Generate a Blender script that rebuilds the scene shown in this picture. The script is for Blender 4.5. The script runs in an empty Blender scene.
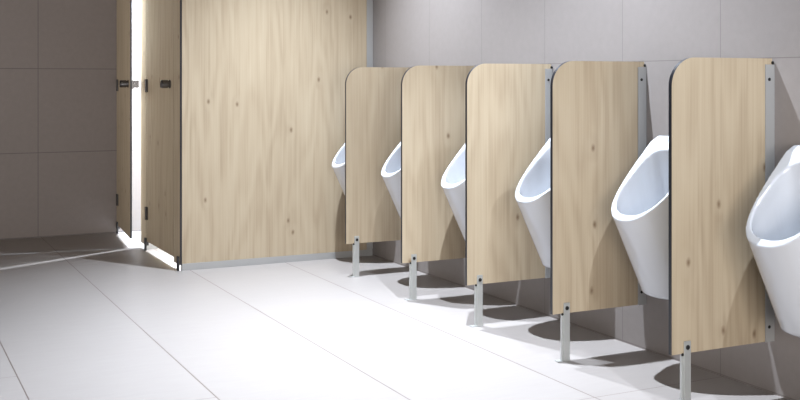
import bpy, bmesh, math, random
from math import radians as R, sin, cos, pi, sqrt
from mathutils import Vector, Matrix

scene = bpy.context.scene
col = scene.collection

# ------------------------------------------------------------------ camera
cam_d = bpy.data.cameras.new('camera')
cam_d.sensor_width = 36.0
cam_d.lens = 1063.95 / 800 * 36.0
cam_d.shift_x = 0.0
cam_d.shift_y = -(200 - 81.59) / 800
cam_d.clip_start = 0.05
cam = bpy.data.objects.new('camera', cam_d)
col.objects.link(cam)
cam.location = (-2.8994, 0.0, 1.12)
cam.rotation_euler = (R(90), 0, -0.461828)
scene.camera = cam

# ------------------------------------------------------------------ world, lights, exposure
world = bpy.data.worlds.new('world')
scene.world = world
world.use_nodes = True
world.node_tree.nodes['Background'].inputs[0].default_value = (0.90, 0.90, 1.0, 1)
world.node_tree.nodes['Background'].inputs[1].default_value = 0.03

def spot(name, loc, target, watts, angle, blend, radius, colour=(1, 1, 1)):
    l = bpy.data.lights.new(name, 'SPOT')
    l.energy = watts; l.spot_size = R(angle); l.spot_blend = blend
    l.shadow_soft_size = radius; l.color = colour
    o = bpy.data.objects.new(name, l); col.objects.link(o)
    o.location = loc
    d = Vector(target) - Vector(loc)
    o.rotation_euler = d.to_track_quat('-Z', 'Y').to_euler()
    return o

KEY = (0.90, 1.0, 1.12)
spot('ceiling_downlight', (-0.75, 5.36, 3.0), (-0.68, 5.10, 0), 820, 91, 1.0, 0.018, KEY)
spot('ceiling_downlight', (-0.75, 3.78, 3.0), (-0.72, 3.55, 0), 790, 92, 1.0, 0.018, KEY)
spot('ceiling_downlight', (-0.85, 1.50, 3.0), (-0.90, 2.60, 0), 225, 90, 0.8, 0.018, KEY)
spot('floor_fill', (-3.3, 3.3, 3.0), (-3.3, 3.1, 0), 340, 100, 0.9, 0.25, KEY)  # added soft fill to brighten the left part of the floor
wl = bpy.data.lights.new('front_fill', 'AREA')      # added soft fill behind the camera, for the screen faces
wl.shape = 'RECTANGLE'; wl.size = 3.2; wl.size_y = 1.3; wl.energy = 330; wl.color = (1.0, 0.96, 0.92)
wo = bpy.data.objects.new('front_fill', wl); col.objects.link(wo)
wo.location = (-3.5, -2.4, 1.0); wo.rotation_euler = (R(90), 0, 0)
wl = bpy.data.lights.new('door_fill', 'AREA')      # added side fill aimed at the cubicle doors, no real opening
wl.shape = 'RECTANGLE'; wl.size = 1.0; wl.size_y = 2.0; wl.energy = 10; wl.spread = R(55); wl.color = (1.0, 0.95, 0.90)
wo = bpy.data.objects.new('door_fill', wl); col.objects.link(wo)
wo.location = (-5.8, 7.0, 1.3); wo.rotation_euler = (R(90), 0, R(-90))
spot('cubicle_light', (-0.22, 7.77, 2.15), (-0.5, 7.60, 0), 480, 130, 0.3, 0.012, (0.9, 1.0, 1.1))
spot('cubicle_light', (-0.66, 6.68, 2.15), (-0.66, 6.68, 0), 500, 120, 0.3, 0.03, (0.9, 1.0, 1.1))

spot('cubicle_light', (-0.70, 7.152, 2.20), (-0.85, 7.8, 0), 1100, 130, 0.3, 0.03, (0.80, 1.0, 1.2))  # extra light added to brighten the back wall inside this cubicle

scene.view_settings.view_transform = 'Standard'
scene.view_settings.look = 'None'
scene.view_settings.gamma = 1.0
scene.view_settings.use_curve_mapping = False
scene.view_settings.exposure = 0.0

# ------------------------------------------------------------------ material helpers
class NT:
    def __init__(s, name):
        s.m = bpy.data.materials.new(name); s.m.use_nodes = True
        s.t = s.m.node_tree; s.n = s.t.nodes; s.l = s.t.links
        s.b = s.n['Principled BSDF']
    def node(s, typ, **kw):
        n = s.n.new(typ)
        for k, v in kw.items(): setattr(n, k, v)
        return n
    def link(s, a, b): s.l.new(a, b)
    def val(s, sock, v):
        if hasattr(v, 'node'): s.l.new(v, sock)
        else: sock.default_value = v
    def math(s, op, a, b=None, c=None, clamp=False):
        n = s.n.new('ShaderNodeMath'); n.operation = op; n.use_clamp = clamp
        s.val(n.inputs[0], a)
        if b is not None: s.val(n.inputs[1], b)
        if c is not None: s.val(n.inputs[2], c)
        return n.outputs[0]
    def mix(s, f, a, b, mode='MIX'):
        n = s.n.new('ShaderNodeMix'); n.data_type = 'RGBA'; n.blend_type = mode
        s.val(n.inputs[0], f); s.val(n.inputs[6], a); s.val(n.inputs[7], b)
        return n.outputs[2]
    def ramp(s, f, stops):
        n = s.n.new('ShaderNodeValToRGB'); s.val(n.inputs[0], f)
        while len(n.color_ramp.elements) < len(stops): n.color_ramp.elements.new(0.5)
        for e, (p, c) in zip(n.color_ramp.elements, stops):
            e.position = p; e.color = c if len(c) == 4 else (*c, 1)
        return n.outputs[0]
    def noise(s, vec, scale, detail=4, rough=0.5, dist=0.0):
        n = s.n.new('ShaderNodeTexNoise'); s.val(n.inputs['Vector'], vec)
        n.inputs['Scale'].default_value = scale; n.inputs['Detail'].default_value = detail
        n.inputs['Roughness'].default_value = rough; n.inputs['Distortion'].default_value = dist
        return n.outputs[0]
    def mapping(s, vec, scale=(1, 1, 1), loc=(0, 0, 0)):
        n = s.n.new('ShaderNodeMapping'); s.val(n.inputs[0], vec)
        n.inputs['Scale'].default_value = scale; n.inputs['Location'].default_value = loc
        return n.outputs[0]

def plain(name, c, rough=0.5, metal=0.0, spec=0.5):
    t = NT(name)
    t.b.inputs['Base Color'].default_value = (*c, 1)
    t.b.inputs['Roughness'].default_value = rough
    t.b.inputs['Metallic'].default_value = metal
    t.b.inputs['Specular IOR Level'].default_value = spec
    return t.m

def tile_mat(name, kind, base, dark, grout, rough, streak=True):
    """ceramic tiles: kind 'floor', 'side' (plane X=0) or 'back' (plane Y=const)"""
    t = NT(name)
    g = t.node('ShaderNodeNewGeometry'); sp = t.node('ShaderNodeSeparateXYZ')
    t.link(g.outputs['Position'], sp.inputs[0])
    X, Y, Z = sp.outputs
    W = 0.0032
    def line(c, p, off, w=W):
        a = t.math('SUBTRACT', c, off); a = t.math('DIVIDE', a, p)
        a = t.math('FRACT', a); a = t.math('SUBTRACT', a, 0.5); a = t.math('ABSOLUTE', a)
        a = t.math('SUBTRACT', 0.5, a)                      # 0 at joint
        a = t.math('MULTIPLY', a, p)
        return t.math('LESS_THAN', a, w / 2)
    if kind == 'floor':
        n = t.math('FLOOR', t.math('DIVIDE', t.math('MULTIPLY', X, -1.0), 0.6))
        k = t.math('MAXIMUM', t.math('SUBTRACT', n, 2.0), 0.0)
        off = t.math('ADD', t.math('MULTIPLY', k, 0.6), 3.07)
        v = t.math('FRACT', t.math('MULTIPLY', t.math('SINE', t.math('MULTIPLY', n, 7.31)), 5.7))
        l1 = line(X, 0.6, 0.0, 0.0045); l2 = line(t.math('SUBTRACT', Y, off), 3.6, 0.0, 0.003)
        l = t.math('MAXIMUM', l1, l2)
        st = t.mapping(g.outputs['Position'], (2.2, 14, 1))
    elif kind == 'side':
        l = t.math('MAXIMUM', line(Y, 0.59, 3.085), line(Z, 0.6, 0.005))
        v = t.math('FRACT', t.math('MULTIPLY', t.math('SINE', t.math('ADD', t.math('FLOOR', t.math('DIVIDE', t.math('SUBTRACT', Y, 3.085), 0.59)),
              t.math('MULTIPLY', t.math('FLOOR', t.math('DIVIDE', Z, 0.6)), 3.3))), 43.7))
        st = t.mapping(g.outputs['Position'], (1, 9, 9))
    else:
        l = t.math('MAXIMUM', line(X, 0.6, -1.82, 0.0045), line(Z, 0.605, 0.003, 0.0045))
        v = 0.5
        st = t.mapping(g.outputs['Position'], (9, 1, 9))
    n1 = t.noise(st, 3.0, 6, 0.6); n2 = t.noise(g.outputs['Position'], 1.2, 3, 0.5)
    f = t.math('ADD', t.math('MULTIPLY', n1, 0.6), t.math('MULTIPLY', n2, 0.4))
    f = t.math('ADD', f, t.math('MULTIPLY', t.math('SUBTRACT', v, 0.5), 0.12))
    c = t.ramp(f, [(0.3, dark), (0.7, base)])
    # woven texture of fine specks
    fine = t.noise(g.outputs['Position'], 260, 2, 0.5)
    c = t.mix(t.math('MULTIPLY', t.math('SUBTRACT', fine, 0.4, clamp=True), 0.35), c, (*[x * 0.7 for x in base], 1))
    c = t.mix(l, c, (*grout, 1))
    t.link(c, t.b.inputs['Base Color'])
    t.b.inputs['Roughness'].default_value = rough
    t.b.inputs['Specular IOR Level'].default_value = 0.35
    return t.m

def wood_mat(name, light, mid, dark, axis='X'):
    """light oak laminate, grain running up the board"""
    t = NT(name)
    tc = t.node('ShaderNodeTexCoord'); oi = t.node('ShaderNodeObjectInfo')
    off = t.node('ShaderNodeVectorMath', operation='SCALE'); t.link(oi.outputs['Location'], off.inputs[0]); off.inputs['Scale'].default_value = 3.37
    ad = t.node('ShaderNodeVectorMath', operation='ADD'); t.link(tc.outputs['Object'], ad.inputs[0]); t.link(off.outputs[0], ad.inputs[1])
    P = ad.outputs[0]
    # planks about 14 cm wide, each with a tone and grain shift of its own
    s = t.node('ShaderNodeSeparateXYZ'); t.link(P, s.inputs[0])
    a = s.outputs[0] if axis == 'X' else s.outputs[1]
    wob = t.noise(t.mapping(P, (1, 1, 0.5)), 1.7, 2)
    a2 = t.math('ADD', a, t.math('MULTIPLY', wob, 0.02))
    pl = t.math('FLOOR', t.math('DIVIDE', a2, 0.115))
    pr = t.math('FRACT', t.math('MULTIPLY', t.math('SINE', t.math('MULTIPLY', pl, 12.99)), 437.5))
    cmb = t.node('ShaderNodeCombineXYZ'); t.link(t.math('MULTIPLY', pr, 9.0), cmb.inputs[2])
    sh = t.node('ShaderNodeVectorMath', operation='ADD'); t.link(P, sh.inputs[0]); t.link(cmb.outputs[0], sh.inputs[1])
    Q = sh.outputs[0]
    # knots
    vo = t.node('ShaderNodeTexVoronoi'); vo.feature = 'F1'
    vo.voronoi_dimensions = '2D'
    cv = t.node('ShaderNodeCombineXYZ'); sq = t.node('ShaderNodeSeparateXYZ'); t.link(P, sq.inputs[0])
    t.link(sq.outputs[0] if axis == 'X' else sq.outputs[1], cv.inputs[0])
    t.link(t.math('MULTIPLY', t.math('ADD', sq.outputs[2], sq.outputs[1] if axis == 'X' else sq.outputs[0]), 0.6), cv.inputs[1])
    vm = cv.outputs[0]
    t.link(vm, vo.inputs['Vector']); vo.inputs['Scale'].default_value = 5.2
    d = vo.outputs['Distance']; vc = t.node('ShaderNodeSeparateColor'); t.link(vo.outputs['Color'], vc.inputs[0])
    pick = t.math('GREATER_THAN', vc.outputs[0], 0.5)
    kd = t.math('ADD', d, t.math('MULTIPLY', t.math('SUBTRACT', t.noise(Q, 40, 2), 0.5), 0.03))
    kn = t.math('MULTIPLY', t.math('SUBTRACT', 1.0, t.math('DIVIDE', kd, 0.065), clamp=True), pick)
    halo = t.math('MULTIPLY', t.math('SUBTRACT', 1.0, t.math('DIVIDE', d, 0.22), clamp=True), pick)
    # growth rings cut lengthwise: bands that bend round the knots
    low = t.noise(t.mapping(Q, (5.0, 5.0, 0.8)), 1.0, 2, 0.45)
    ph = t.math('ADD', t.math('MULTIPLY', low, 46.0), t.math('MULTIPLY', halo, 3.0))
    ring = t.math('MULTIPLY_ADD', t.math('SINE', ph), 0.5, 0.5)
    fib = t.noise(t.mapping(Q, (95, 95, 1.6)), 1.0, 3, 0.6)
    fib2 = t.noise(t.mapping(Q, (34, 34, 0.9)), 1.0, 4, 0.55)
    f = t.math('ADD', t.math('MULTIPLY_ADD', ring, 0.16, 0.04), t.math('ADD', t.math('MULTIPLY', fib, 0.62), t.math('MULTIPLY', fib2, 0.18)))
    f = t.math('ADD', f, t.math('MULTIPLY', t.math('SUBTRACT', pr, 0.5), 0.07))
    c = t.ramp(f, [(0.23, dark), (0.51, mid), (0.80, light)])
    c = t.mix(t.math('MULTIPLY', halo, 0.18), c, (*[x * 0.72 for x in mid], 1))
    c = t.mix(t.math('MULTIPLY', kn, 0.9, clamp=True), c, (0.13, 0.075, 0.04, 1))
    t.link(c, t.b.inputs['Base Color'])
    t.b.inputs['Roughness'].default_value = 0.55
    t.b.inputs['Specular IOR Level'].default_value = 0.3
    return t.m

M_FLOOR = tile_mat('floor_tiles', 'floor', (0.315, 0.288, 0.275), (0.29, 0.262, 0.25), (0.13, 0.10, 0.09), 0.42)
M_SIDE = tile_mat('side_wall_tiles', 'side', (0.237, 0.213, 0.204), (0.214, 0.191, 0.182), (0.15, 0.13, 0.125), 0.5)
M_BACK = tile_mat('back_wall_tiles', 'back', (0.22, 0.188, 0.176), (0.193, 0.165, 0.153), (0.10, 0.085, 0.085), 0.5)
M_WOOD = wood_mat('oak_laminate', (0.44, 0.365, 0.265), (0.392, 0.318, 0.225), (0.30, 0.232, 0.158), 'X')
M_WOODY = wood_mat('oak_laminate_front', (0.44, 0.365, 0.265), (0.392, 0.318, 0.225), (0.30, 0.232, 0.158), 'Y')
M_EDGE = plain('black_board_edge', (0.012, 0.012, 0.016), 0.35)
M_CEIL = plain('dark_grey_ceiling', (0.12, 0.12, 0.12), 0.8)  # unseen ceiling, made dark grey to cut bounced light
M_CERAMIC = plain('white_ceramic', (0.52, 0.535, 0.57), 0.10)
M_CERAMIC.node_tree.nodes['Principled BSDF'].inputs['Coat Weight'].default_value = 0.4
M_CERAMIC.node_tree.nodes['Principled BSDF'].inputs['Coat Roughness'].default_value = 0.05
M_ALU = plain('satin_aluminium', (0.36, 0.36, 0.36), 0.5, 0.35)
M_STEEL = plain('brushed_steel', (0.50, 0.51, 0.50), 0.42, 0.6)
M_BLACK = plain('black_screw_metal', (0.02, 0.02, 0.02), 0.4, 0.5)
M_HINGE = plain('dark_bronze_metal', (0.05, 0.045, 0.042), 0.35, 0.7)
M_KNOB = plain('dark_chrome', (0.15, 0.145, 0.145), 0.25, 0.9)
M_CHROME = plain('chrome', (0.75, 0.75, 0.76), 0.12, 1.0)
M_PLASTIC = plain('black_plastic_foot', (0.02, 0.02, 0.022), 0.5)

# ------------------------------------------------------------------ mesh helpers
def obj(name, bm, mats, parent=None, smooth=False, loc=None):
    me = bpy.data.meshes.new(name)
    bmesh.ops.recalc_face_normals(bm, faces=bm.faces[:])
    bm.to_mesh(me); bm.free()
    for m in (mats if isinstance(mats, (list, tuple)) else [mats]): me.materials.append(m)
    if smooth: me.shade_smooth()
    o = bpy.data.objects.new(name, me); col.objects.link(o)
    if parent: o.parent = parent
    if loc: o.location = loc
    return o

def tag(o, label=None, cat=None, group=None, kind=None):
    if label: o['label'] = label
    if cat: o['category'] = cat
    if group: o['group'] = group
    if kind: o['kind'] = kind
    return o

def thing(name, loc, label, cat, group=None):
    o = bpy.data.objects.new(name, None); col.objects.link(o)
    o.location = loc; o.empty_display_size = 0.1
    return tag(o, label, cat, group)

def add_box(bm, x0, x1, y0, y1, z0, z1, bev=0.0, mat=0):
    r = bmesh.ops.create_cube(bm, size=1)
    vs = r['verts']
    for v in vs:
        v.co = Vector(((x0 + x1) / 2 + v.co.x * (x1 - x0), (y0 + y1) / 2 + v.co.y * (y1 - y0), (z0 + z1) / 2 + v.co.z * (z1 - z0)))
    fs = {f for v in vs for f in v.link_faces}
    for f in fs: f.material_index = mat
    if bev:
        es = list({e for v in vs for e in v.link_edges})
        bmesh.ops.bevel(bm, geom=es, offset=bev, segments=2, affect='EDGES', clamp_overlap=True)

def box(*a, **k):
    bm = bmesh.new(); add_box(bm, *a, **k); return bm

def add_cyl(bm, c, axis, r, length, seg=20, prof=None):
    """turned solid along axis ('x','y','z') starting at c; prof = [(t, radius)]"""
    prof = prof or [(0, r), (length, r)]
    rings = []
    for t, rr in prof:
        ring = []
        for i in range(seg):
            a = 2 * pi * i / seg
            p = (t, rr * cos(a), rr * sin(a))
            if axis == 'y': p = (p[1], p[0], p[2])
            if axis == 'z': p = (p[1], p[2], p[0])
            ring.append(bm.verts.new(Vector(c) + Vector(p)))
        rings.append(ring)
    for a, b in zip(rings, rings[1:]):
        for i in range(seg):
            bm.faces.new((a[i], a[(i + 1) % seg], b[(i + 1) % seg], b[i]))
    bm.faces.new(rings[0]); bm.faces.new(rings[-1])

def board(outline, axis, t0, t1, edge=True):
    """prism from a 2D outline (u, z); axis 'y' = extruded along y (u is x); axis 'x' = extruded along x (u is y).
    material 0 on the two faces, 1 on the edges"""
    bm = bmesh.new()
    A, B = [], []
    for u, z in outline:
        if axis == 'y':
            A.append(bm.verts.new((u, t0, z))); B.append(bm.verts.new((u, t1, z)))
        else:
            A.append(bm.verts.new((t0, u, z))); B.append(bm.verts.new((t1, u, z)))
    bm.faces.new(A).material_index = 0
    bm.faces.new(B).material_index = 0
    n = len(A)
    for i in range(n):
        bm.faces.new((A[i], A[(i + 1) % n], B[(i + 1) % n], B[i])).material_index = 1 if edge else 0
    return bm

def copy_tree(o, parent=None):
    c = o.copy(); col.objects.link(c)
    if parent: c.parent = parent
    for ch in [x for x in o.children]:
        copy_tree(ch, c)
    return c

# ------------------------------------------------------------------ setting
def struct(name, bm, m):
    return tag(obj(name, bm, m), kind='structure')
struct('floor', box(-6.0, 0.15, -3.0, 8.15, -0.1, 0.0), M_FLOOR)
struct('wall_right', box(0.0, 0.15, -3.0, 8.15, 0.0, 3.05), M_SIDE)
struct('wall_back', box(-6.0, 0.0, 8.01, 8.15, 0.0, 3.05), M_BACK)
struct('ceiling', box(-6.0, 0.15, -3.0, 8.15, 3.05, 3.15), M_CEIL)

# ------------------------------------------------------------------ toilet cubicles
XF = -1.25            # plane of the cubicle fronts
TOP = 2.05
def cubicle_partition(y, label):
    t = thing('cubicle_partition', (XF, y, 0), label, 'partition wall', 'toilet cubicle partitions')
    obj('panel', board([(0.0, 0.036), (1.212, 0.036), (1.212, TOP), (0.0, TOP)], 'y', 0.0, 0.013), [M_WOOD, M_EDGE], t)
    bm = bmesh.new()
    add_box(bm, 0.002, 1.246, -0.006, 0.0, 0.0, 0.040, 0.001)
    add_box(bm, 0.002, 1.246, 0.0132, 0.019, 0.0, 0.040, 0.001)
    obj('base_rail', bm, M_ALU, t)
    bm = bmesh.new()
    add_box(bm, 1.206, 1.249, -0.006, -0.0002, 0.042, TOP, 0.001)
    add_box(bm, 1.206, 1.249, 0.0132, 0.019, 0.042, TOP, 0.001)
    obj('wall_channel', bm, M_ALU, t)
    return t
cubicle_partition(6.22, 'large light oak partition wall closing off the toilet cubicles, beside the first urinal')
cubicle_partition(7.12, 'oak partition inside the cubicles, between the two toilet doors')

def pilaster(y0, y1, feet, label, gap_block=None):
    t = thing('cubicle_pilaster', (XF, y0, 0), label, 'cubicle panel', 'narrow front panels of the cubicles')
    w = y1 - y0
    obj('panel', board([(0, 0.035), (w, 0.035), (w, TOP), (0, TOP)], 'x', -0.013, 0.0), [M_WOODY, M_EDGE], t)
    for fy in feet:
        bm = bmesh.new()
        add_box(bm, -0.024, -0.0132, fy - 0.016, fy + 0.016, 0.0, 0.085, 0.002)
        f = obj('foot', bm, M_PLASTIC, t)
    if gap_block:
        obj('light_block', box(0.0004, 0.014, gap_block[0], gap_block[1], 0.06, TOP), M_WOODY, t)  # strip added to block cubicle light leaking through the hinge gap
    return t
pilaster(6.2065, 6.345, [0.022], 'narrow oak panel at the corner of the big cubicle partition, right of the closed door')
pilaster(7.0465, 7.217, [0.018], 'narrow oak panel between the closed door and the bright open gap')
pilaster(7.945, 8.009, [0.020], 'slim oak panel between the ajar door and the dark tiled wall', gap_block=(-0.06, 0.03))

def door(loc, rot, width, label, hinge_z=(0.25, 1.093, 1.9)):
    """door hinged at the far end (y = 0), leaf running towards -y"""
    t = thing('cubicle_door', loc, label, 'door', 'toilet cubicle doors')
    t.rotation_euler.z = rot
    obj('door_leaf', board([(0, 0.063), (-width, 0.063), (-width, TOP), (0, TOP)], 'x', -0.013, 0.0), [M_WOODY, M_EDGE], t)
    for z in hinge_z:
        bm = bmesh.new()
        add_cyl(bm, (-0.0205, 0.002, z - 0.043), 'z', 0.0065, 0.086, 12)
        add_box(bm, -0.018, -0.0135, -0.028, 0.002, z - 0.043, z + 0.043, 0.001)
        obj('hinge', bm, M_HINGE, t)
    bm = bmesh.new()
    add_cyl(bm, (-0.0135, -width + 0.085, 1.105), 'x', 0.024, 0, 24,
            prof=[(0, 0.026), (-0.006, 0.026), (-0.008, 0.021), (-0.014, 0.021), (-0.016, 0.025), (-0.052, 0.025), (-0.058, 0.022)])
    obj('door_knob', bm, M_KNOB, t, smooth=False)
    bm = bmesh.new()
    add_box(bm, 0.0002, 0.014, -width + 0.004, -width + 0.12, 1.07, 1.13, 0.003)
    add_cyl(bm, (0.014, -width + 0.06, 1.10), 'x', 0.014, 0, 16, prof=[(0, 0.014), (0.02, 0.014), (0.024, 0.011)])
    add_box(bm, 0.0145, 0.046, -width - 0.004, -width + 0.045, 1.078, 1.128, 0.003)
    obj('latch', bm, M_KNOB, t)
    return t
door((XF, 7.042, 0), 0.0, 0.694, 'closed light oak toilet door next to the large oak partition')
door((XF - 0.004, 7.94, 0), -math.asin(0.066 / 0.715), 0.715, 'oak toilet door standing slightly ajar beside the dark tiled wall')

# ------------------------------------------------------------------ urinal dividers
def make_divider(loc):
    t = thing('urinal_divider', loc, None, 'divider', 'oak privacy screens between the urinals')
    ZB, ZT, L, r, th = 0.192, 1.203, 0.468, 0.10, 0.0080
    out = [(-L, ZB), (-0.008, ZB), (-0.008, ZT)]
    for i in range(17):
        a = pi / 2 + (pi / 2) * i / 16
        out.append((-L + r + r * cos(a), ZT - r + r * sin(a)))
    obj('panel', board(out, 'y', -th, th), [M_WOOD, M_EDGE], t)
    bm = bmesh.new()
    add_box(bm, -0.043, -0.001, -th - 0.0045, -th - 0.0002, ZB - 0.002, ZT - 0.022, 0.0008)
    add_box(bm, -0.043, -0.001, th + 0.0002, th + 0.0045, ZB - 0.002, ZT - 0.022, 0.0008)
    add_box(bm, -0.0065, -0.0006, -th - 0.0045, th + 0.0045, ZB - 0.002, ZT - 0.022)
    ch = obj('wall_channel', bm, M_ALU, t)
    for z in (ZB + 0.052, 0.70, ZT - 0.075):
        bm = bmesh.new()
        add_cyl(bm, (-0.026, -th - 0.0046, z), 'y', 0, 0, 14, prof=[(0, 0.0062), (-0.0015, 0.006), (-0.0025, 0.003)])
        obj('screw', bm, M_BLACK, ch)
    bm = bmesh.new()
    add_box(bm, -0.012, -0.0008, -th - 0.004, th + 0.004, ZT - 0.0215, ZT - 0.010, 0.002)
    obj('end_cap', bm, M_BLACK, t)
    # steel leg: flat plate clasping the board and running to the floor
    bm = bmesh.new()
    add_box(bm, -0.417, -0.388, -th - 0.0055, -th - 0.0003, 0.0, ZB + 0.042, 0.0012)
    add_box(bm, -0.424, -0.388, -th - 0.0002, 0.003, 0.0, ZB - 0.0012, 0.0012)
    add_box(bm, -0.417, -0.388, th + 0.0003, th + 0.0055, ZB - 0.004, ZB + 0.042, 0.001)
    lg = obj('leg', bm, M_STEEL, t)
    bm = bmesh.new()
    add_cyl(bm, (-0.4025, -th - 0.0056, ZB + 0.021), 'y', 0, 0, 16, prof=[(0, 0.0085), (-0.002, 0.008), (-0.003, 0.005)])
    obj('screw', bm, M_BLACK, lg)
    bm = bmesh.new()
    add_cyl(bm, (-0.4215, -th - 0.0003, ZB - 0.003), 'y', 0, 0, 12, prof=[(0, 0.0055), (-0.002, 0.005)])
    obj('screw', bm, M_BLACK, lg)
    bm = bmesh.new()
    add_box(bm, -0.445, -0.384, -th - 0.007, th + 0.006, 0.0, 0.003, 0.001)
    obj('foot_plate', bm, M_STEEL, lg)
    return t

DY = [2.826, 3.529, 4.208, 4.867, 5.583]
DL = ['oak privacy screen nearest the camera, beside the urinal cut by the picture edge',
      'oak privacy screen, second from the camera, left of the fully visible urinal',
      'middle oak privacy screen of the row of five',
      'oak privacy screen, second from the big cubicle partition',
      'oak privacy screen farthest back, overlapping the big cubicle partition']
d0 = make_divider((0, DY[0], 0))
for i, y in enumerate(DY):
    d = d0 if i == 0 else copy_tree(d0)
    d.location = (0, y, 0)
    d['label'] = DL[i]

# ------------------------------------------------------------------ urinals
def urinal_outer():
    """cone-like body: D-shaped sections that grow upwards, cut by the sloping rim"""
    bm = bmesh.new()
    N, Mr = 56, 16
    Z0 = 0.315
    def F(z): return 0.236 + (z - Z0) * (0.372 - 0.236) / (0.600 - Z0)
    def W(z): return 0.136 + (0.168 - 0.136) * min(1, (z - Z0) / 0.34) ** 0.85
    def zp(x):                                # height of the rim plane over distance from the wall
        return 0.902 if x < 0.07 else 0.902 - (x - 0.07) * (0.306 / 0.302)
    n = 2.55
    cols = []
    for i in range(N + 1):
        a = pi * i / N
        c = abs(sin(a)) ** (2 / n); s = (abs(cos(a)) ** (2 / n)) * (1 if cos(a) > 0 else -1)
        lo, hi = Z0, 0.93
        for _ in range(50):
            mid = (lo + hi) / 2
            if mid < zp(F(mid) * c): lo = mid
            else: hi = mid
        zt = lo
        pts = []
        # rounded bottom
        for k in (0.0, 0.3, 0.55, 0.78, 0.93):
            q = sqrt(max(0, 1 - (1 - k) ** 2))
            pts.append((-F(Z0) * c * (0.70 + 0.30 * q), W(Z0) * s * (0.72 + 0.28 * q), Z0 - 0.030 + 0.030 * k))
        for k in range(Mr + 1):
            z = Z0 + (zt - Z0) * k / Mr
            pts.append((-F(z) * c, W(z) * s, z))
        cols.append([bm.verts.new(p) for p in pts])
    m = len(cols[0])
    for a, b in zip(cols, cols[1:]):
        for k in range(m - 1):
            bm.faces.new((a[k], b[k], b[k + 1], a[k + 1]))
    back = bm.faces.new(cols[0] + cols[-1][::-1])
    bm.faces.new([c[0] for c in cols])
    bm.faces.new([c[-1] for c in cols])
    bmesh.ops.triangulate(bm, faces=[f for f in bm.faces if len(f.verts) > 4])
    return bm

def urinal_cavity():
    bm = bmesh.new()
    N = 48
    A = Vector((-0.07, 0, 0.902)); D = Vector((-0.298, 0, -0.302)).normalized()
    nrm = Vector((-0.302, 0, 0.298)).normalized()
    loops = []
    def rimloop(h, grow):
        L = []
        for i in range(N):
            a = 2 * pi * i / N
            cs, sn = cos(a), sin(a)              # cs>0 towards the lip
            e = 2.3 if cs > 0 else 4.0
            u = (abs(cs) ** (2 / e)) * (1 if cs > 0 else -1); w = (abs(sn) ** (2 / e)) * (1 if sn > 0 else -1)
            s = 0.245 + u * ((0.153 if cs > 0 else 0.178) + grow)
            L.append(A + D * s + Vector((0, 1, 0)) * (w * (0.132 + grow)) + nrm * h)
        return L
    def floorloop(cx, cz, rx, ry, tilt):
        L = []
        for i in range(N):
            a = 2 * pi * i / N
            cs, sn = cos(a), sin(a)
            L.append(Vector((cx - rx * cs, ry * sn, cz - tilt * cs)))
        return L
    r0 = rimloop(0.05, 0.012); r1 = rimloop(0.004, 0.004); r2 = rimloop(-0.006, -0.002)
    b = floorloop(-0.115, 0.43, 0.055, 0.070, 0.0)
    loops = [r0, r1, r2]
    for k in (0.12, 0.25, 0.4, 0.55, 0.7, 0.85, 0.95, 1.0):
        kk = k
        L = []
        for p, q in zip(r2, b):
            v = p.lerp(q, kk)
            # side and front walls fall steeply, then round to the outlet
            bulge = sin(pi * kk) * 0.030
            out = (Vector((p.x, p.y, 0)) - Vector((-0.2, 0, 0)))
            if out.length > 1e-6: out.normalize()
            out.x = min(0.0, out.x) if p.z < 0.78 else max(out.x * 0.45, 0)
            L.append(v + out * bulge + Vector((0, 0, -0.03 * sin(pi * kk))))
        loops.append(L)
    V = [[bm.verts.new(p) for p in L] for L in loops]
    for a, c in zip(V, V[1:]):
        for i in range(N):
            bm.faces.new((a[i], a[(i + 1) % N], c[(i + 1) % N], c[i]))
    bmesh.ops.triangulate(bm, faces=[bm.faces.new(V[0]), bm.faces.new(V[-1])])
    return bm

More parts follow.
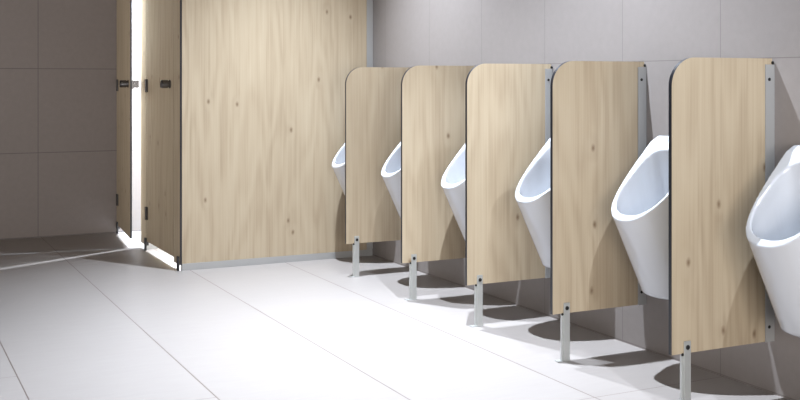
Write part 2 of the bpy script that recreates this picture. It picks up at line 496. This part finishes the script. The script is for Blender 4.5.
def urinal_mesh():
    o = obj('bowl_outer', urinal_outer(), M_CERAMIC)
    c = obj('bowl_cavity', urinal_cavity(), M_CERAMIC)
    m = o.modifiers.new('b', 'BOOLEAN'); m.operation = 'DIFFERENCE'; m.object = c; m.solver = 'EXACT'
    m = o.modifiers.new('r', 'REMESH'); m.mode = 'VOXEL'; m.voxel_size = 0.0036; m.use_smooth_shade = True
    m = o.modifiers.new('s', 'SMOOTH'); m.factor = 0.5; m.iterations = 5
    dg = bpy.context.evaluated_depsgraph_get()
    me = bpy.data.meshes.new_from_object(o.evaluated_get(dg))
    me.name = 'bowl'
    for x in (o, c): bpy.data.objects.remove(x)
    me.shade_smooth()
    if not me.materials: me.materials.append(M_CERAMIC)
    return me

def make_urinal():
    t = thing('urinal', (0, 0, 0), None, 'urinal', 'white wall-hung urinals')
    me = urinal_mesh()
    b = bpy.data.objects.new('bowl', me); col.objects.link(b); b.parent = t; b.location = (0.0005, 0, 0)
    bm = bmesh.new()
    add_cyl(bm, (-0.118, 0, 0.404), 'z', 0.028, 0, 24, prof=[(0, 0.030), (0.010, 0.030), (0.013, 0.026), (0.014, 0.012)])
    tag(obj('drain_cover', bm, M_CHROME, t), 'round chrome drain cover')
    bm = bmesh.new()
    for z in (0.70, 0.735, 0.77):
        add_box(bm, -0.107, -0.085, -0.003, 0.003, z - 0.008, z + 0.008, 0.002)
    obj('flush_inlet', bm, M_CERAMIC, t)
    return t

UY = [2.510, 3.215, 3.900, 4.580, 5.275, 5.985]
UL = ['white wall-hung urinal cut off by the right edge of the picture',
      'white wall-hung urinal behind the nearest oak screen, its sloping bowl almost wholly in view',
      'white wall-hung urinal, third from the right, half hidden by an oak screen',
      'white wall-hung urinal beside the middle oak screen, on its far side',
      'white wall-hung urinal between the two oak screens farthest back',
      'white wall-hung urinal next to the big cubicle partition, only a sliver showing']
u0 = make_urinal()
for i, y in enumerate(UY):
    u = u0 if i == 0 else copy_tree(u0)
    u.location = (0, y, 0)
    u['label'] = UL[i]
